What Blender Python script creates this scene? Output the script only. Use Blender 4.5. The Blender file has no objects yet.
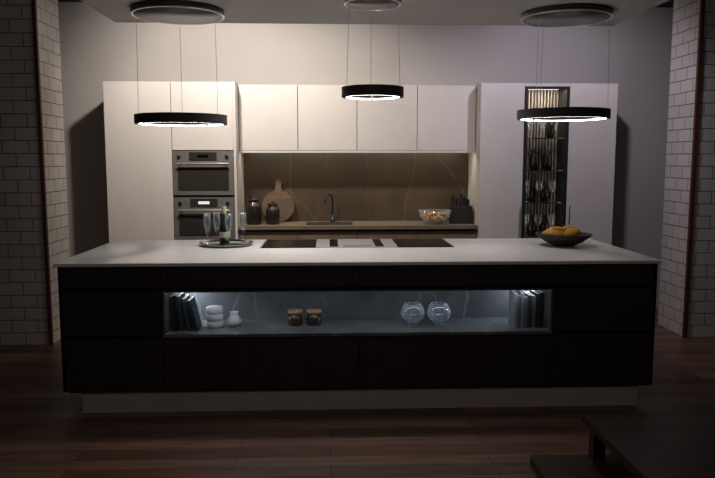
import bpy, bmesh, math, random
from mathutils import Vector, Matrix
random.seed(4)
S=bpy.context.scene
COL=bpy.context.collection
# ------------------------------------------------------------ materials
def newmat(name):
    m=bpy.data.materials.new(name); m.use_nodes=True
    nt=m.node_tree; b=nt.nodes['Principled BSDF']
    return m,nt,b
def setc(b,c,r=0.5,metal=0.0,spec=0.5):
    b.inputs['Base Color'].default_value=(*c,1); b.inputs['Roughness'].default_value=r
    b.inputs['Metallic'].default_value=metal; b.inputs['Specular IOR Level'].default_value=spec
def plain(name,c,r=0.5,metal=0.0,spec=0.5,var=0.06,scale=6.0,bump=0.0):
    m,nt,b=newmat(name); setc(b,c,r,metal,spec)
    tc=nt.nodes.new('ShaderNodeTexCoord'); n=nt.nodes.new('ShaderNodeTexNoise')
    n.inputs['Scale'].default_value=scale; n.inputs['Detail'].default_value=4
    nt.links.new(tc.outputs['Object'],n.inputs['Vector'])
    cr=nt.nodes.new('ShaderNodeValToRGB')
    cr.color_ramp.elements[0].position=0.3; cr.color_ramp.elements[1].position=0.7
    cr.color_ramp.elements[0].color=(*[x*(1-var) for x in c],1)
    cr.color_ramp.elements[1].color=(*[min(1,x*(1+var)) for x in c],1)
    nt.links.new(n.outputs['Fac'],cr.inputs['Fac']); nt.links.new(cr.outputs['Color'],b.inputs['Base Color'])
    return m
def emis(name,c,s):
    m,nt,b=newmat(name); setc(b,c,0.5)
    b.inputs['Emission Color'].default_value=(*c,1); b.inputs['Emission Strength'].default_value=s
    return m
def glass(name,tint=(0.95,0.97,1),refl=0.35,rough=0.03,base=0.04,diff=0.0):
    m=bpy.data.materials.new(name); m.use_nodes=True; nt=m.node_tree; nt.nodes.clear()
    o=nt.nodes.new('ShaderNodeOutputMaterial'); mx=nt.nodes.new('ShaderNodeMixShader')
    t=nt.nodes.new('ShaderNodeBsdfTransparent'); g=nt.nodes.new('ShaderNodeBsdfGlossy')
    lw=nt.nodes.new('ShaderNodeLayerWeight'); lw.inputs['Blend'].default_value=0.3
    mp=nt.nodes.new('ShaderNodeMapRange'); mp.inputs['To Min'].default_value=base; mp.inputs['To Max'].default_value=refl
    t.inputs['Color'].default_value=(*tint,1); g.inputs['Roughness'].default_value=rough
    nt.links.new(lw.outputs['Facing'],mp.inputs['Value']); nt.links.new(mp.outputs['Result'],mx.inputs['Fac'])
    src=g.outputs[0]
    if diff>0:
        d=nt.nodes.new('ShaderNodeBsdfDiffuse'); d.inputs['Color'].default_value=(.85,.9,.95,1)
        m2=nt.nodes.new('ShaderNodeMixShader'); m2.inputs['Fac'].default_value=diff
        nt.links.new(g.outputs[0],m2.inputs[1]); nt.links.new(d.outputs[0],m2.inputs[2]); src=m2.outputs[0]
    nt.links.new(t.outputs[0],mx.inputs[1]); nt.links.new(src,mx.inputs[2]); nt.links.new(mx.outputs[0],o.inputs[0])
    return m
def marble(name,c1,c2,vein,rough=0.35,scale=1.0,vs=.35,rot=.7):
    m,nt,b=newmat(name); setc(b,c1,rough)
    tc=nt.nodes.new('ShaderNodeTexCoord'); n=nt.nodes.new('ShaderNodeTexNoise')
    n.inputs['Scale'].default_value=3*scale; n.inputs['Detail'].default_value=8; n.inputs['Distortion'].default_value=0.6
    nt.links.new(tc.outputs['Object'],n.inputs['Vector'])
    cr=nt.nodes.new('ShaderNodeValToRGB'); cr.color_ramp.elements[0].position=0.3; cr.color_ramp.elements[1].position=0.7
    cr.color_ramp.elements[0].color=(*c1,1); cr.color_ramp.elements[1].color=(*c2,1)
    nt.links.new(n.outputs['Fac'],cr.inputs['Fac'])
    add=nt.nodes.new('ShaderNodeMixRGB'); add.blend_type='LINEAR_LIGHT'; add.inputs[0].default_value=0.06
    mpg=nt.nodes.new('ShaderNodeMapping'); mpg.inputs['Rotation'].default_value=(0,rot,0); mpg.inputs['Scale'].default_value=(1,1,.45)
    nt.links.new(tc.outputs['Object'],mpg.inputs['Vector'])
    nt.links.new(mpg.outputs[0],add.inputs[1]); nt.links.new(n.outputs['Color'],add.inputs[2])
    v=nt.nodes.new('ShaderNodeTexVoronoi'); v.feature='DISTANCE_TO_EDGE'; v.inputs['Scale'].default_value=2.0*scale
    nt.links.new(add.outputs[0],v.inputs['Vector'])
    vr=nt.nodes.new('ShaderNodeValToRGB'); vr.color_ramp.elements[0].position=0.0; vr.color_ramp.elements[1].position=0.014
    vr.color_ramp.elements[0].color=(vs,vs,vs,1); vr.color_ramp.elements[1].color=(0,0,0,1)
    nt.links.new(v.outputs['Distance'],vr.inputs['Fac'])
    n2=nt.nodes.new('ShaderNodeTexNoise'); n2.inputs['Scale'].default_value=1.7; nt.links.new(tc.outputs['Object'],n2.inputs['Vector'])
    r2=nt.nodes.new('ShaderNodeValToRGB'); r2.color_ramp.elements[0].position=.36; r2.color_ramp.elements[1].position=.56
    r2.color_ramp.elements[0].color=(.15,.15,.15,1)
    nt.links.new(n2.outputs['Fac'],r2.inputs['Fac'])
    mu=nt.nodes.new('ShaderNodeMixRGB'); mu.blend_type='MULTIPLY'; mu.inputs[0].default_value=1
    nt.links.new(vr.outputs['Color'],mu.inputs[1]); nt.links.new(r2.outputs['Color'],mu.inputs[2])
    mx=nt.nodes.new('ShaderNodeMixRGB'); nt.links.new(mu.outputs[0],mx.inputs[0])
    nt.links.new(cr.outputs['Color'],mx.inputs[1]); mx.inputs[2].default_value=(*vein,1)
    nt.links.new(mx.outputs[0],b.inputs['Base Color'])
    return m
def brickmat(name,c,mortar):
    m,nt,b=newmat(name); setc(b,c,0.3)
    tc=nt.nodes.new('ShaderNodeTexCoord'); sp=nt.nodes.new('ShaderNodeSeparateXYZ'); ad=nt.nodes.new('ShaderNodeMath'); cb=nt.nodes.new('ShaderNodeCombineXYZ')
    nt.links.new(tc.outputs['Object'],sp.inputs[0]); nt.links.new(sp.outputs['X'],ad.inputs[0]); nt.links.new(sp.outputs['Y'],ad.inputs[1])
    nt.links.new(ad.outputs[0],cb.inputs['X']); nt.links.new(sp.outputs['Z'],cb.inputs['Y'])
    br=nt.nodes.new('ShaderNodeTexBrick'); br.inputs['Scale'].default_value=1
    br.inputs['Brick Width'].default_value=0.21; br.inputs['Row Height'].default_value=0.105
    br.inputs['Mortar Size'].default_value=0.004; br.inputs['Mortar Smooth'].default_value=0.3
    br.inputs['Color1'].default_value=(*c,1); br.inputs['Color2'].default_value=(*[x*.9 for x in c],1); br.inputs['Mortar'].default_value=(*mortar,1)
    nt.links.new(cb.outputs[0],br.inputs['Vector']); nt.links.new(br.outputs['Color'],b.inputs['Base Color'])
    bp=nt.nodes.new('ShaderNodeBump'); bp.invert=True; bp.inputs['Strength'].default_value=0.5; bp.inputs['Distance'].default_value=0.01
    nt.links.new(br.outputs['Fac'],bp.inputs['Height']); nt.links.new(bp.outputs['Normal'],b.inputs['Normal'])
    return m
def plankmat(name,ca,cb_,w=1.5,h=0.13,rough=0.4,gap=0.003):
    m,nt,b=newmat(name); setc(b,ca,rough)
    tc=nt.nodes.new('ShaderNodeTexCoord')
    br=nt.nodes.new('ShaderNodeTexBrick'); br.inputs['Scale'].default_value=1; br.offset=0.37
    br.inputs['Brick Width'].default_value=w; br.inputs['Row Height'].default_value=h; br.inputs['Mortar Size'].default_value=gap
    br.inputs['Color1'].default_value=(*ca,1); br.inputs['Color2'].default_value=(*cb_,1); br.inputs['Mortar'].default_value=(*[x*.15 for x in ca],1)
    nt.links.new(tc.outputs['Object'],br.inputs['Vector'])
    mp=nt.nodes.new('ShaderNodeMapping'); mp.inputs['Scale'].default_value=(1.5,22,22); nt.links.new(tc.outputs['Object'],mp.inputs['Vector'])
    n=nt.nodes.new('ShaderNodeTexNoise'); n.inputs['Scale'].default_value=1.6; n.inputs['Detail'].default_value=6; nt.links.new(mp.outputs[0],n.inputs['Vector'])
    cr=nt.nodes.new('ShaderNodeValToRGB'); cr.color_ramp.elements[0].position=.3; cr.color_ramp.elements[1].position=.72
    cr.color_ramp.elements[0].color=(.5,.5,.5,1); cr.color_ramp.elements[1].color=(1.15,1.15,1.15,1)
    nt.links.new(n.outputs['Fac'],cr.inputs['Fac'])
    mx=nt.nodes.new('ShaderNodeMixRGB'); mx.blend_type='MULTIPLY'; mx.inputs[0].default_value=1
    nt.links.new(br.outputs['Color'],mx.inputs[1]); nt.links.new(cr.outputs['Color'],mx.inputs[2]); nt.links.new(mx.outputs[0],b.inputs['Base Color'])
    bp=nt.nodes.new('ShaderNodeBump'); bp.invert=True; bp.inputs['Strength'].default_value=0.4; bp.inputs['Distance'].default_value=0.006
    nt.links.new(br.outputs['Fac'],bp.inputs['Height']); nt.links.new(bp.outputs['Normal'],b.inputs['Normal'])
    return m

M_wall=plain('plaster',(.46,.435,.42),.85,scale=2,var=.04)
M_ceil=plain('ceiling_dark',(.015,.015,.015),.9)
M_raft=plain('raft_paint',(.50,.48,.47),.8,scale=2,var=.03)
M_brick=brickmat('white_tile',(.72,.68,.64),(.12,.105,.095))
M_trim=plain('rust_trim',(.10,.035,.022),.5)
M_floor=plankmat('oak_floor',(.27,.145,.09),(.11,.056,.036),1.3,.12)
M_cab=plain('cabinet_lacquer',(.68,.64,.61),.42,var=.02)
M_carc=plain('cabinet_shadow_gap',(.03,.028,.026),.6)
M_worktop=plain('worktop_stone',(.18,.14,.095),.45,var=.12,scale=14)
M_splash=marble('brown_marble',(.050,.037,.024),(.085,.062,.038),(.17,.13,.088),.35,.8,.55,.9)
M_island=plain('island_lacquer',(.034,.026,.023),.5,var=.1)
M_seam=plain('island_gap',(.001,.001,.001),.9)
M_slab=plain('white_quartz',(.86,.84,.825),.28,var=.04,scale=18)
M_kick=plain('plinth_metal',(.62,.58,.55),.5)
M_lin=plain('niche_lining',(.08,.083,.09),.5)
M_nmarb=marble('grey_marble',(.10,.108,.12),(.22,.23,.245),(.45,.47,.5),.3,1.2,.6,.6)
M_steel=plain('stainless',(.62,.60,.58),.3,1.0,var=.03)
M_hobst=plain('hob_steel',(.50,.49,.475),.35,.35,var=.03)
M_ovst=plain('oven_steel',(.35,.33,.31),.35,.65,var=.03)
M_oveng=plain('oven_glass',(.04,.034,.03),.15,var=.1)
M_black=plain('black_glass',(.004,.004,.005),.15,spec=.08)
M_blackm=plain('black_metal',(.018,.018,.018),.4)
M_matt=plain('black_matt',(.02,.018,.017),.6)
M_canopy=plain('canopy_paint',(.075,.07,.068),.35)
M_ringE=emis('ring_led',(1,.96,.9),16)
M_ledW=emis('led_cool',(.85,.93,1),9)
M_ledWarm=emis('led_warm',(1,.82,.6),1.2)
M_disp=emis('display',(.8,.85,.9),.5)
M_wood=plankmat('board_wood',(.80,.47,.26),(.75,.43,.23),5,5,.5)
M_dwood=plankmat('dark_oak',(.07,.037,.025),(.045,.024,.018),2,.11,.4)
M_glass=glass('clear_glass',refl=.8,base=.05,diff=.35)
M_vglass=glass('vase_glass',refl=1.0,base=.10,diff=.5)
M_pane=glass('cabinet_pane',tint=(.82,.82,.82),refl=.2,base=.03)
M_white=plain('white_ceramic',(.75,.76,.78),.3)
M_dark=plain('dark_ceramic',(.018,.013,.011),.2)
M_amber=plain('smoked_jar',(.055,.03,.02),.2)
M_lid=plain('lid_wood',(.4,.25,.15),.6)
M_bottle=plain('green_bottle',(.012,.03,.012),.1)
M_label=plain('bottle_label',(.6,.55,.4),.6)
M_tray=plain('silver_tray',(.35,.34,.33),.2,1.0)
M_bread=plain('bread_crust',(.62,.31,.09),.6,var=.35,scale=12)
M_fruit=plain('yellow_fruit',(.9,.46,.06),.45,var=.15)
M_nuts=plain('golden_nuts',(.60,.33,.09),.4)
M_rib=plain('ribbed_panel',(.42,.37,.32),.5)
bookm=[plain('book_cover_%d'%i,c,.6) for i,c in enumerate([(.02,.035,.04),(.05,.06,.07),(.015,.02,.03),(.16,.175,.19),(.03,.05,.06),(.30,.32,.35)])]
M_page=plain('pages',(.6,.58,.52),.8)
# ------------------------------------------------------------ geometry helpers
def empty(name,loc=(0,0,0)):
    o=bpy.data.objects.new(name,None); o.location=loc; COL.objects.link(o); o.empty_display_size=.1; return o
def fin(bm,name,mat,parent=None,smooth=False):
    me=bpy.data.meshes.new(name); bm.normal_update(); bm.to_mesh(me); bm.free()
    for m in (mat if isinstance(mat,(list,tuple)) else [mat]): me.materials.append(m)
    o=bpy.data.objects.new(name,me); COL.objects.link(o)
    if parent: o.parent=parent
    if smooth:
        for p in me.polygons: p.use_smooth=True
    return o
def addbox(bm,x0,x1,y0,y1,z0,z1,mi=0,rot=None):
    r=bmesh.ops.create_cube(bm,size=1)
    vs=r['verts']
    mt=Matrix.Translation(((x0+x1)/2,(y0+y1)/2,(z0+z1)/2))
    if rot: mt=mt@rot
    bmesh.ops.transform(bm,matrix=mt@Matrix.Diagonal((x1-x0,y1-y0,z1-z0,1)),verts=vs)
    for f in {f for v in vs for f in v.link_faces}: f.material_index=mi
def box(name,x0,x1,y0,y1,z0,z1,mat,parent=None,bev=0.0):
    bm=bmesh.new(); addbox(bm,x0,x1,y0,y1,z0,z1)
    if bev: bmesh.ops.bevel(bm,geom=bm.edges[:],offset=bev,segments=2,affect='EDGES')
    return fin(bm,name,mat,parent)
def addlathe(bm,prof,c,seg=40,mi=0,closed=False):
    rings=[]
    for r,z in prof:
        rings.append([bm.verts.new((c[0]+r*math.cos(2*math.pi*i/seg),c[1]+r*math.sin(2*math.pi*i/seg),c[2]+z)) for i in range(seg)] if r>1e-5 else [bm.verts.new((c[0],c[1],c[2]+z))])
    pr=list(zip(rings,rings[1:]))
    if closed: pr.append((rings[-1],rings[0]))
    for a,b in pr:
        for i in range(seg):
            j=(i+1)%seg
            if len(a)==1 and len(b)==1: continue
            if len(a)==1: f=bm.faces.new((a[0],b[j],b[i]))
            elif len(b)==1: f=bm.faces.new((a[i],a[j],b[0]))
            else: f=bm.faces.new((a[i],a[j],b[j],b[i]))
            f.material_index=mi; f.smooth=True
def lathe(name,prof,c,mat,parent=None,seg=40):
    bm=bmesh.new(); addlathe(bm,prof,c,seg); bmesh.ops.recalc_face_normals(bm,faces=bm.faces[:]); return fin(bm,name,mat,parent)
def tube(name,pts,r,mat,parent=None):
    cu=bpy.data.curves.new(name,'CURVE'); cu.dimensions='3D'; cu.bevel_depth=r; cu.bevel_resolution=3; cu.use_fill_caps=True
    s=cu.splines.new('POLY'); s.points.add(len(pts)-1)
    for p,q in zip(s.points,pts): p.co=(*q,1)
    cu.materials.append(mat); o=bpy.data.objects.new(name,cu); COL.objects.link(o)
    if parent: o.parent=parent
    return o
# ------------------------------------------------------------ room
box('floor',-5,5,-.6,7.1,-.05,0,M_floor)
box('ceiling',-5,5,-.6,7.1,3.02,3.1,M_ceil)
box('wall_back',-5,5,7.0,7.1,0,3.02,M_wall)
box('wall_left',-5.1,-5,-.6,7.1,0,3.02,M_wall)
box('wall_right',5,5.1,-.6,7.1,0,3.02,M_wall)
box('wall_pier_left',-5,-2.303,5.77,6.25,0,3.02,M_brick)
box('wall_pier_right',3.055,5,5.80,6.28,0,3.02,M_brick)
box('trim_1',-2.325,-2.297,5.755,5.785,0,3.02,M_trim)
box('trim_2',3.048,3.078,5.785,5.815,0,3.02,M_trim)
box('ceiling_raft',-1.52,2.09,3.3,5.2,2.5,2.62,M_raft)
# ------------------------------------------------------------ island
isl=empty('kitchen_island',(0.19,4.72,0))
def P(o):  # keep world placement when parented to a located empty
    o.matrix_parent_inverse=Matrix.Translation(o.parent.location).inverted(); return o
X0,X1=-1.60,1.995; YF,YB=4.135,5.31
P(box('worktop',-1.617,2.012,4.115,5.33,.902,.922,M_slab,isl,.002))
bm=bmesh.new()
addbox(bm,X0+.02,-1.0,YF+.02,YB,.13,.90); addbox(bm,1.36,X1-.02,YF+.02,YB,.13,.90)
addbox(bm,-1.0,1.36,4.54,YB,.13,.90); addbox(bm,-1.0,1.36,YF+.02,4.54,.13,.462); addbox(bm,-1.0,1.36,YF+.02,4.54,.745,.90)
P(fin(bm,'carcass',M_seam,isl))
bm=bmesh.new(); g=.003
def front(x0,x1,z0,z1):
    addbox(bm,x0+g,x1-g,YF,YF+.02,z0+g,z1-g)
for a,b in [(X0,-1.0),(-1.0,.18),(.18,1.36),(1.36,X1)]: front(a,b,.765,.897)
for a,b in [(X0,-1.0),(1.36,X1)]:
    front(a,b,.48,.755); front(a,b,.14,.472)
for a,b in [(-1.0,.18),(.18,1.36)]: front(a,b,.14,.462)
addbox(bm,X0,X0+.02,YF,YB,.14,.9); addbox(bm,X1-.02,X1,YF,YB,.14,.9); addbox(bm,X0,X1,YB-.02,YB,.14,.9)
bmesh.ops.bevel(bm,geom=bm.edges[:],offset=.0012,segments=1,affect='EDGES')
P(fin(bm,'fronts',M_island,isl))
bm=bmesh.new()
addbox(bm,-.998,1.358,YF,4.54,.468,.487); addbox(bm,-.998,1.358,4.525,4.54,.487,.742)
P(fin(bm,'niche_marble',M_nmarb,isl))
bm=bmesh.new(); addbox(bm,-.998,-.985,YF,4.525,.487,.742); addbox(bm,1.345,1.358,YF,4.525,.487,.742); addbox(bm,-.998,1.358,YF,4.54,.742,.75)
P(fin(bm,'niche_lining',M_lin,isl))
bm=bmesh.new()
addbox(bm,-.984,-.976,4.50,4.51,.49,.74); addbox(bm,1.336,1.344,4.50,4.51,.49,.74)
P(fin(bm,'niche_led',M_ledW,isl))
P(box('plinth',-1.50,1.915,4.165,YB-.07,0,.135,M_kick,isl))
# cooktop
ck=empty('induction_cooktop',(.2,5.02,.922)); z=.9225
def cb(name,x0,x1,y0,y1,z0,z1,m,bev=0.0015): return P(box(name,x0,x1,y0,y1,z0,z1,m,ck,bev))
cb('glass_left',-.47,-.09,4.80,5.27,z,z+.006,M_black); cb('glass_right',.47,.86,4.80,5.27,z,z+.006,M_black)
cb('extractor_plate',-.085,.465,4.80,5.27,z,z+.005,M_hobst)
cb('glass_centre',.0,.06,4.82,5.25,z+.005,z+.008,M_black); cb('glass_centre_2',.32,.38,4.82,5.25,z+.005,z+.008,M_black)
cb('extractor_grille',.09,.29,4.84,5.23,z+.005,z+.012,M_hobst)
for i,x in enumerate((-.475,-.09,.467,.862)): cb('edge_strip_%d'%i,x-.005,x+.005,4.80,5.27,z,z+.008,M_hobst,.001)
# ------------------------------------------------------------ back run
FY=6.42
def unit(name,x0,x1,doors,y0=FY,z0=0.0,z1=2.22,handles=[],extra=None,yb=6.995):
    e=empty(name,((x0+x1)/2,(y0+yb)/2,z0))
    bm=bmesh.new(); addbox(bm,x0+.004,x1-.004,y0+.02,yb,z0+.002,z1-.004)
    P(fin(bm,'carcass',M_carc,e))
    bm=bmesh.new()
    for (a,b,c,d) in doors: addbox(bm,a+.003,b-.003,y0,y0+.02,c+.0025,d-.0025)
    addbox(bm,x0,x0+.018,y0+.021,yb,z0,z1); addbox(bm,x1-.018,x1,y0+.021,yb,z0,z1)
    addbox(bm,x0+.018,x1-.018,y0+.021,yb,z1-.018,z1); addbox(bm,x0+.018,x1-.018,y0+.021,yb,z0+.001,z0+.018)
    bmesh.ops.bevel(bm,geom=bm.edges[:],offset=.0015,segments=1,affect='EDGES')
    P(fin(bm,'doors',M_cab,e)); return e
tl=unit('tall_oven_cabinet',-2.01,-.84,[(-2.01,-1.415,.1,2.22),(-1.415,-.86,1.61,2.22),(-1.415,-.86,.1,.79)])
P(box('side_panel',-.86,-.838,6.40,6.99,0,2.22,M_cab,tl,.001))
# ovens
def oven(name,x0,x1,z0,z1,kind):
    e=empty(name,((x0+x1)/2,FY,z0))
    P(box('fascia',x0,x1,FY-.012,FY+.019,z0,z1,M_ovst,e,.003))
    P(box('control_panel',x0+.15,x1-.15,FY-.018,FY-.0121,z1-.085,z1-.012,M_oveng,e,.002))
    P(box('display',(x0+x1)/2-.05,(x0+x1)/2+.05,FY-.0195,FY-.0181,z1-.06,z1-.035,M_disp if kind else M_black,e))
    P(box('door_glass',x0+.045,x1-.045,FY-.018,FY-.0121,z0+.045,z1-.145,M_oveng,e,.003))
    zz=z1-.115
    b=P(tube('handle',[(x0+.04,FY-.05,zz),(x1-.04,FY-.05,zz)],.008,M_ovst,e))
    for i,xx in enumerate((x0+.07,x1-.07)): P(tube('handle_post_%d'%i,[(xx,FY-.05,zz),(xx,FY-.012,zz)],.006,M_ovst,e))
    for i,xx in enumerate((x0+.06,x1-.06)):
        k=lathe('knob_%d'%i,[(0,0),(.016,0),(.016,.015),(0,.015)],(0,0,0),M_blackm,e,20)
        k.matrix_parent_inverse=Matrix.Translation(e.location).inverted()
        k.rotation_euler=(math.radians(90),0,0); k.location=(xx,FY-.0125,z1-.048)
    return e
oven('built_in_oven',-1.412,-.865,1.205,1.605,0)
oven('built_in_oven',-1.412,-.865,.795,1.185,1)
# uppers
xs=[-.835,-.29,.26,.825,1.375]
unit('wall_cabinets',-.835,1.375,[(a,b,1.61,2.215) for a,b in zip(xs,xs[1:])],y0=6.6,z0=1.61,z1=2.215)
wc=bpy.data.objects['wall_cabinets']
P(box('light_valance',-.835,1.375,6.602,6.618,1.590,1.6095,M_cab,wc))
P(box('led_strip',-.80,1.34,6.65,6.66,1.606,1.6095,M_ledWarm,wc))
# right tall: door, glazed bay, door
tr=empty('tall_display_cabinet',(2.0,6.7,0))
bm=bmesh.new()
for a,b in [(1.38,1.785),(2.20,2.645)]: addbox(bm,a+.0025,b-.0025,FY,FY+.02,.1,2.2175); addbox(bm,a,b,FY+.021,6.99,0,2.22)
addbox(bm,1.785,2.20,FY+.021,6.99,2.19,2.22); addbox(bm,1.785,2.20,FY+.021,6.99,0,.12)
P(fin(bm,'doors',M_cab,tr))
bm=bmesh.new()
addbox(bm,1.786,1.812,FY-.002,FY+.018,.12,2.19); addbox(bm,2.173,2.199,FY-.002,FY+.018,.12,2.19)
addbox(bm,1.812,2.173,FY-.002,FY+.018,2.165,2.19); addbox(bm,1.812,2.173,FY-.002,FY+.018,.12,.15)
addbox(bm,1.786,1.80,FY+.019,6.95,.12,2.19); addbox(bm,2.185,2.199,FY+.019,6.95,.12,2.19)
P(fin(bm,'door_frame',M_blackm,tr))
bm=bmesh.new(); addbox(bm,1.80,2.185,6.72,6.73,.12,2.19,1)
n=13
for i in range(n):
    x=1.812+i*(.361/(n-1)); addbox(bm,x-.005,x+.005,6.68,6.72,.12,2.19)
P(fin(bm,'ribbed_back',[M_rib,M_carc],tr))
P(box('door_glass',1.812,2.173,FY+.004,FY+.008,.15,2.165,M_pane,tr))
bm=bmesh.new()
shz=[.45,.80,1.12,1.42,1.72]
for s in shz: addbox(bm,1.801,2.184,6.50,6.66,s,s+.010)
P(fin(bm,'shelves',M_blackm,tr))
bm=bmesh.new(); addbox(bm,1.83,2.15,6.6,6.62,2.178,2.186)
P(fin(bm,'cabinet_led',emis('led_cab',(1,.88,.72),2.0),tr))
for i,x in enumerate((1.765,2.225)):
    P(tube('handle_%d'%i,[(x,FY-.03,.78),(x,FY-.03,1.10)],.006,M_steel,tr)); P(tube('handle_post_%d'%i,[(x,FY-.03,.94),(x,FY+.002,.94)],.004,M_steel,tr))
gw=[(.0,0),(.028,0),(.028,.003),(.004,.008),(.004,.08),(.012,.09),(.03,.12),(.034,.15),(.028,.2),(.026,.2),(.032,.15),(.028,.122),(.0,.092)]
bm=bmesh.new()
for s in (shz[1],shz[2],shz[4]):
    for x in (1.87,1.99,2.11): addlathe(bm,gw,(x+random.uniform(-.01,.01),6.56,s+.0105),20)
P(fin(bm,'wine_glasses',M_glass,tr))
bm=bmesh.new()
for s,x in ((shz[1],1.93),(shz[1],2.06),(shz[2],1.90),(shz[2],2.05),(shz[3],1.94),(shz[3],2.07),(shz[4],2.09)):
    addlathe(bm,[(0,0),(.035,0),(.045,.06),(.038,.14),(.015,.17),(.018,.19),(0,.19)],(x,6.60,s+.0105),20)
P(fin(bm,'vases',M_dark,tr))
# base run
bs=unit('base_cabinets',-.835,1.375,[(a,b,.1,.78) for a,b in zip(xs,xs[1:])]+[],y0=6.45,z0=0,z1=.86)
bm=bmesh.new()
for a,b in zip(xs,xs[1:]): addbox(bm,a+.003,b-.003,6.448,6.468,.79,.865)
P(fin(bm,'drawer_fronts',M_worktop,bs))
P(box('worktop',-.836,1.378,6.42,6.93,.885,.92,M_worktop,bs,.002))
P(box('backsplash',-.836,1.378,6.93,6.99,.88,1.609,M_splash,bs))
P(box('sink_basin',-.22,.22,6.52,6.80,.9201,.924,M_matt,bs,.002))
# ------------------------------------------------------------ pendants
def pendant(cx,cy,z,r,gapang,cables,rc):
    e=empty('ring_pendant_lamp',(cx,cy,z))
    seg=96; bm=bmesh.new(); bl=bmesh.new()
    hh=.030; w=.026; gh=.035
    def loop(b,prof,flip=False):
        prev=None
        for i in range(seg+1):
            a=gapang+gh+(2*math.pi-2*gh)*i/seg
            cur=[b.verts.new((cx+p[0]*math.cos(a),cy+p[0]*math.sin(a),z+p[1])) for p in prof]
            if prev:
                for k in range(len(prof)):
                    l=(k+1)%len(prof); f=b.faces.new((prev[k],prev[l],cur[l],cur[k])); f.smooth=False
            else: b.faces.new(cur)
            prev=cur
        b.faces.new(prev)
    loop(bm,[(r,-hh),(r,hh),(r-w,hh),(r-w,-hh)])
    bmesh.ops.recalc_face_normals(bm,faces=bm.faces[:])
    loop(bl,[(r-w-.0005,-hh),(r-w-.0005,-hh+.007),(r-w-.004,-hh+.007),(r-w-.004,-hh)])
    bmesh.ops.recalc_face_normals(bl,faces=bl.faces[:])
    P(fin(bm,'ring_body',M_matt,e)); P(fin(bl,'ring_led',M_ringE,e))
    P(lathe('ceiling_canopy',[(0,2.46),(rc-.012,2.46),(rc-.012,2.465),(rc,2.465),(rc,2.4995),(0,2.4995)],(cx,cy,0),M_canopy,e,64))
    P(lathe('canopy_rim',[(rc-.010,2.4645),(rc-.010,2.458),(rc+.002,2.458),(rc+.002,2.467),(rc,2.4645)],(cx,cy,0),M_steel,e,64))
    for i,a in enumerate(cables):
        x=cx+(r-w/2)*math.cos(a); y=cy+(r-w/2)*math.sin(a)
        P(tube('cable_%d'%i,[(x,y,z+hh),(cx+(x-cx)*rc/r,cy+(y-cy)*rc/r,2.463)],.0013,M_steel,e))
R=math.radians
pendant(-.98,4.75,1.79,.30,R(62),[R(100),R(215),R(335)],.295)
pendant(.268,4.36,1.937,.19,R(88),[R(205),R(90),R(335)],.172)
pendant(1.585,4.75,1.83,.305,R(118),[R(105),R(215),R(325)],.295)
# ------------------------------------------------------------ island-top objects
zt=.9222
lathe('serving_tray',[(0,0),(.17,0),(.183,.012),(.19,.022),(.184,.022),(.175,.012),(.165,.006),(0,.006)],(-.735,4.98,zt),M_tray,None,48)
fl=[(0,0),(.03,0),(.03,.003),(.004,.01),(.0035,.07),(.012,.09),(.022,.13),(.025,.17),(.022,.225),(.0205,.225),(.023,.17),(.02,.132),(.0,.09)]
zz=zt+.0065
for x,y in [(-.86,4.95),(-.81,5.05),(-.62,5.03),(-.70,4.88)]: lathe('champagne_flute',fl,(x,y,zz),M_glass,None,24)
bo=empty('champagne_bottle',(-.745,4.99,zz))
P(lathe('glass_body',[(0,0),(.036,0),(.038,.01),(.038,.13),(.03,.17),(.015,.205),(.013,.25),(0,.25)],(-.745,4.99,zz),M_bottle,bo,32))
P(lathe('foil',[(.0145,.205),(.0145,.262),(.012,.268),(0,.268)],(-.745,4.99,zz),M_label,bo,24))
P(lathe('label',[(.0385,.05),(.0385,.09)],(-.745,4.99,zz),M_label,bo,32))
fb=empty('fruit_bowl',(1.655,4.86,zt))
P(lathe('bowl',[(0,.004),(.07,0),(.075,.006),(.13,.03),(.18,.066),(.192,.085),(.186,.085),(.172,.066),(.12,.036),(.06,.014),(0,.012)],(1.655,4.86,zt),M_matt,fb,56))
def blob(name,c,s,rot,mat,parent,bend=0):
    bm=bmesh.new(); bmesh.ops.create_icosphere(bm,subdivisions=3,radius=1)
    for v in bm.verts:
        ax=v.co.x
        v.co=Vector((ax*s[0],v.co.y*s[1]*(1-.25*abs(ax)),v.co.z*s[2]*(1-.2*abs(ax))+bend*ax*ax))
    bmesh.ops.transform(bm,matrix=Matrix.Translation(c)@Matrix.Rotation(rot[1],4,'Z')@Matrix.Rotation(rot[0],4,'Y'),verts=bm.verts[:])
    return P(fin(bm,name,mat,parent,True))
blob('bread_roll',(1.585,4.82,zt+.080),(.10,.055,.036),(R(6),R(-5)),M_bread,fb)
blob('mango',(1.70,4.82,zt+.092),(.065,.048,.038),(R(-10),R(12)),M_fruit,fb)
blob('banana',(1.62,4.92,zt+.110),(.11,.024,.022),(0,R(10)),M_fruit,fb,-.03)
blob('pear',(1.72,4.92,zt+.105),(.06,.035,.035),(R(10),R(-12)),M_fruit,fb,0)
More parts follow.
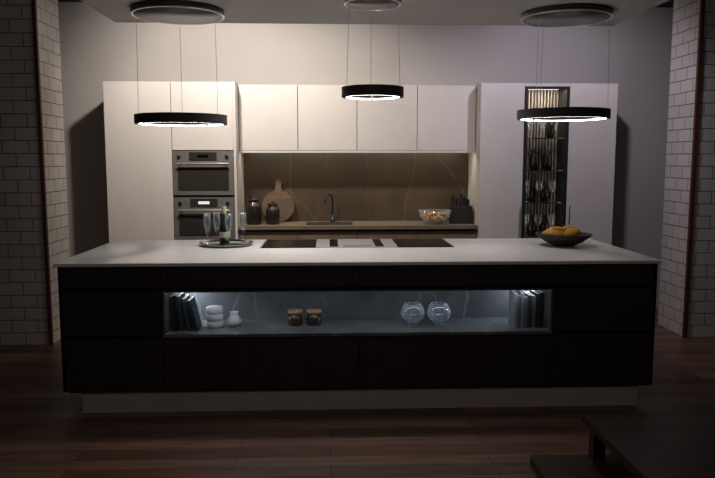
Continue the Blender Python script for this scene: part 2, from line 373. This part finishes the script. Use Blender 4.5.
# ------------------------------------------------------------ back-counter objects
zc=.9202
bd=empty('cutting_board',(-.50,6.88,zc))
bm=bmesh.new(); pts=[]
for i in range(49):
    a=R(90+13)+R(360-26)*i/48; pts.append((.155*math.cos(a),.155+.155*math.sin(a)))
pts+= [(.022,.36),(.03,.39),(.02,.415),(0,.42),(-.02,.415),(-.03,.39),(-.022,.36)]
fr=[bm.verts.new((x,0,z_)) for x,z_ in pts]; bk=[bm.verts.new((x,.02,z_)) for x,z_ in pts]
bm.faces.new(fr); bm.faces.new(bk[::-1])
for i in range(len(pts)):
    j=(i+1)%len(pts); bm.faces.new((fr[j],fr[i],bk[i],bk[j]))
bmesh.ops.recalc_face_normals(bm,faces=bm.faces[:])
b=fin(bm,'board',M_wood,bd); b.location=(0,-.06,0.003); b.rotation_euler=(R(-9),0,0)
def jar(cx,cy,s,h):
    e=empty('storage_jar',(cx,cy,zc))
    P(lathe('body',[(0,0),(s*.85,0),(s,.02),(s,h*.62),(s*.8,h*.72),(s*.62,h*.76),(s*.62,h*.80),(0,h*.80)],(cx,cy,zc),M_dark,e,36))
    P(lathe('lid',[(s*.7,h*.80),(s*.74,h*.82),(s*.7,h*.9),(s*.2,h*.93),(s*.2,h),(0,h)],(cx,cy,zc),M_dark,e,36))
jar(-.715,6.62,.075,.27); jar(-.535,6.62,.066,.22)
fc=empty('kitchen_faucet',(.03,6.84,zc))
P(tube('spout',[(.03,6.84,zc),(.03,6.84,1.14)]+[(.03-.035*(1-math.cos(t)),6.84-.05*(1-math.cos(t)),1.14+.05*math.sin(t)) for t in [R(a) for a in range(15,181,15)]]+[(-.04,6.74,1.10)],.009,M_blackm,fc))
P(lathe('base',[(0,0),(.024,0),(.024,.03),(.012,.035),(.012,.07),(0,.07)],(.03,6.84,zc),M_blackm,fc,24)); P(tube('lever',[(.03,6.84,.97),(.075,6.83,.985)],.005,M_blackm,fc))
sb=empty('glass_nut_bowl',(1.0,6.6,zc))
P(lathe('bowl',[(0,0),(.06,0),(.09,.02),(.14,.07),(.155,.13),(.151,.13),(.136,.072),(.085,.025),(0,.008)],(1.0,6.6,zc),M_glass,sb,40))
bm=bmesh.new()
for i in range(60):
    a=random.uniform(0,6.28); q=random.uniform(0,1)**.5; zq=.03+random.uniform(0,.075); rr=q*(.06+zq*.6)
    bmesh.ops.create_icosphere(bm,subdivisions=2,radius=.017,matrix=Matrix.Translation((1.0+rr*math.cos(a),6.6+rr*math.sin(a),zc+zq)))
P(fin(bm,'nuts',M_nuts,sb,True))
kb=empty('knife_block',(1.255,6.65,zc))
P(box('block',1.16,1.35,6.58,6.74,zc,zc+.17,M_matt,kb,.004))
bm=bmesh.new()
for i,(x,hh_) in enumerate([(1.185,.1),(1.225,.075),(1.265,.11),(1.30,.08),(1.33,.06)]):
    addbox(bm,x-.009,x+.009,6.64,6.665,zc+.1702,zc+.17+hh_); addbox(bm,x-.009,x+.009,6.69,6.71,zc+.1702,zc+.165+hh_)
P(fin(bm,'knife_handles',M_blackm,kb))
# ------------------------------------------------------------ niche objects
zn=.4872
def books(specs,y):
    bm=bmesh.new()
    for (x,w,h,dep,mi,tilt) in specs:
        rt=Matrix.Rotation(tilt,4,'Y'); zc_=zn+h/2*math.cos(tilt)+abs(math.sin(tilt))*w/2
        c=Vector((x,0,zc_)); T=Matrix.Translation(c)@rt@Matrix.Translation(-c)
        n0=len(bm.verts)
        addbox(bm,x-w/2,x+w/2,y,y+dep,zc_-h/2,zc_+h/2,mi)
        addbox(bm,x-w/2+.003,x+w/2-.003,y+.004,y+dep-.001,zc_+h/2-.004,zc_+h/2+.0005,6)
        bm.verts.ensure_lookup_table()
        if tilt: bmesh.ops.transform(bm,matrix=T,verts=bm.verts[n0:])
    return fin(bm,'books',bookm+[M_page])
books([(-.963,.020,.215,.15,0,0),(-.941,.020,.22,.15,2,0),(-.911,.028,.215,.15,4,R(-7)),(-.874,.022,.20,.14,1,R(-9)),(-.838,.022,.19,.14,0,R(-13))],4.22)
books([(1.155,.018,.215,.15,5,0),(1.175,.017,.20,.15,3,0),(1.195,.018,.22,.15,5,0),(1.216,.02,.195,.15,3,0),(1.240,.022,.205,.15,1,0),(1.265,.022,.20,.15,3,0),(1.290,.022,.215,.15,0,0),(1.316,.024,.22,.15,2,0)],4.22)
cp=empty('stacked_cups',(-.72,4.33,zn))
for k in range(3):
    z0=zn+k*.043
    P(lathe('cup_%d'%k,[(0,0),(.049,0),(.052,.003),(.052,.039),(.049,.042),(.0,.042)],(-.72,4.33,z0),M_white,cp,36))
lathe('bud_vase',[(0,0),(.035,0),(.046,.02),(.045,.04),(.028,.065),(.024,.08),(.030,.088),(.026,.088),(.02,.078),(0,.07)],(-.605,4.36,zn),M_white,None,36)
for x in (-.22,-.10):
    e=empty('spice_jar',(x,4.36,zn))
    P(lathe('body',[(0,0),(.040,0),(.045,.006),(.045,.075),(.0,.076)],(x,4.36,zn),M_amber,e,32))
    P(lathe('lid',[(.044,.0762),(.047,.08),(.047,.094),(.043,.098),(0,.098)],(x,4.36,zn),M_lid,e,32))
gv=[(0,0),(.03,0),(.032,.004),(.018,.012),(.035,.025),(.068,.055),(.076,.085),(.068,.115),(.050,.145),(.047,.145),(.065,.115),(.073,.085),(.065,.057),(.033,.028),(0,.02)]
for x in (.52,.685): lathe('glass_vase',gv,(x,4.30,zn),M_vglass,None,40)
# ------------------------------------------------------------ foreground low table
lt=empty('low_wooden_table',(1.55,2.85,0))
P(box('top',1.22,2.0,2.3,3.24,.26,.30,M_dwood,lt,.004))
bm=bmesh.new()
for x in (1.25,1.91):
    for y in (2.33,3.15): addbox(bm,x,x+.06,y,y+.06,.10,.2598)
P(fin(bm,'legs',M_dwood,lt)); P(box('base_shelf',.97,2.0,2.25,3.23,.04,.10,M_dwood,lt,.004))
bm=bmesh.new()
for x in (1.0,1.9):
    for y in (2.3,3.1): addbox(bm,x,x+.08,y,y+.08,0,.0398)
P(fin(bm,'feet',M_matt,lt))
# ------------------------------------------------------------ lights
def spot(name,loc,tgt,e,ang,col,size=.06,blend=.6):
    l=bpy.data.lights.new(name,'SPOT'); l.energy=e; l.spot_size=R(ang); l.spot_blend=blend; l.color=col; l.shadow_soft_size=size
    o=bpy.data.objects.new(name,l); o.location=loc; o.rotation_euler=(Vector(tgt)-Vector(loc)).to_track_quat('-Z','Y').to_euler(); COL.objects.link(o)
def area(name,loc,tgt,e,sx,sy,col):
    l=bpy.data.lights.new(name,'AREA'); l.shape='RECTANGLE'; l.size=sx; l.size_y=sy; l.energy=e; l.color=col
    o=bpy.data.objects.new(name,l); o.location=loc; o.rotation_euler=(Vector(tgt)-Vector(loc)).to_track_quat('-Z','Y').to_euler(); COL.objects.link(o)
spot('ceiling_spot_warm',(-1.0,5.35,2.95),(-1.0,6.7,2.0),150,115,(1,.90,.80),.06,.8)
spot('ceiling_spot_centre',(.2,5.3,2.95),(.2,6.6,1.8),62,105,(1,.91,.82),.06,.8)
spot('ceiling_spot_cool',(1.9,5.3,2.95),(2.1,6.7,1.6),54,120,(.92,.85,1),.06,.8)
area('undercabinet_light',(.27,6.645,1.606),(.27,6.80,1.2),5,2.1,.02,(1,.86,.68))
area('display_cabinet_light',(1.99,6.56,2.17),(1.99,6.68,1.2),2.6,.3,.05,(1,.90,.76))
area('display_cabinet_side_fill',(1.815,6.47,1.2),(1.99,6.70,1.2),.7,.02,1.9,(1,.88,.75))  # side pair is added fill, brightens the ribs further down
area('display_cabinet_side_fill',(2.17,6.47,1.2),(1.99,6.70,1.2),.7,.02,1.9,(1,.88,.75))
area('niche_light_left',(-.93,4.42,.737),(-.7,4.4,.5),1.2,.08,.06,(.84,.92,1))
area('niche_light_right',(1.29,4.42,.737),(1.1,4.4,.5),.9,.08,.06,(.84,.92,1))
area('niche_light_top',(.18,4.20,.738),(.18,4.36,.4),1.0,2.2,.015,(.80,.90,1))
spot('raft_downlight',(-.3,4.75,2.49),(-.3,4.75,.9),100,105,(1,.95,.9),.1,.9)  # two unseen fill spots added under the raft to brighten the island top
spot('island_top_fill_b',(1.0,4.75,2.49),(1.0,4.75,.9),34,105,(1,.93,.92),.1,.9)
area('room_glow',(0,1.5,2.9),(0,3.5,0),10,3,1.5,(1,.87,.80))
w=bpy.data.worlds.new('World'); S.world=w; w.use_nodes=True
w.node_tree.nodes['Background'].inputs[0].default_value=(.5,.45,.45,1); w.node_tree.nodes['Background'].inputs[1].default_value=.01
S.view_settings.view_transform='Standard'; S.view_settings.look='None'
# ------------------------------------------------------------ camera
cam=bpy.data.cameras.new('camera'); cam.sensor_width=36; cam.lens=700/715*36
co=bpy.data.objects.new('camera',cam); co.location=(0,0,1.53); co.rotation_euler=(R(90-6.5),0,R(-2.3)); COL.objects.link(co); S.camera=co
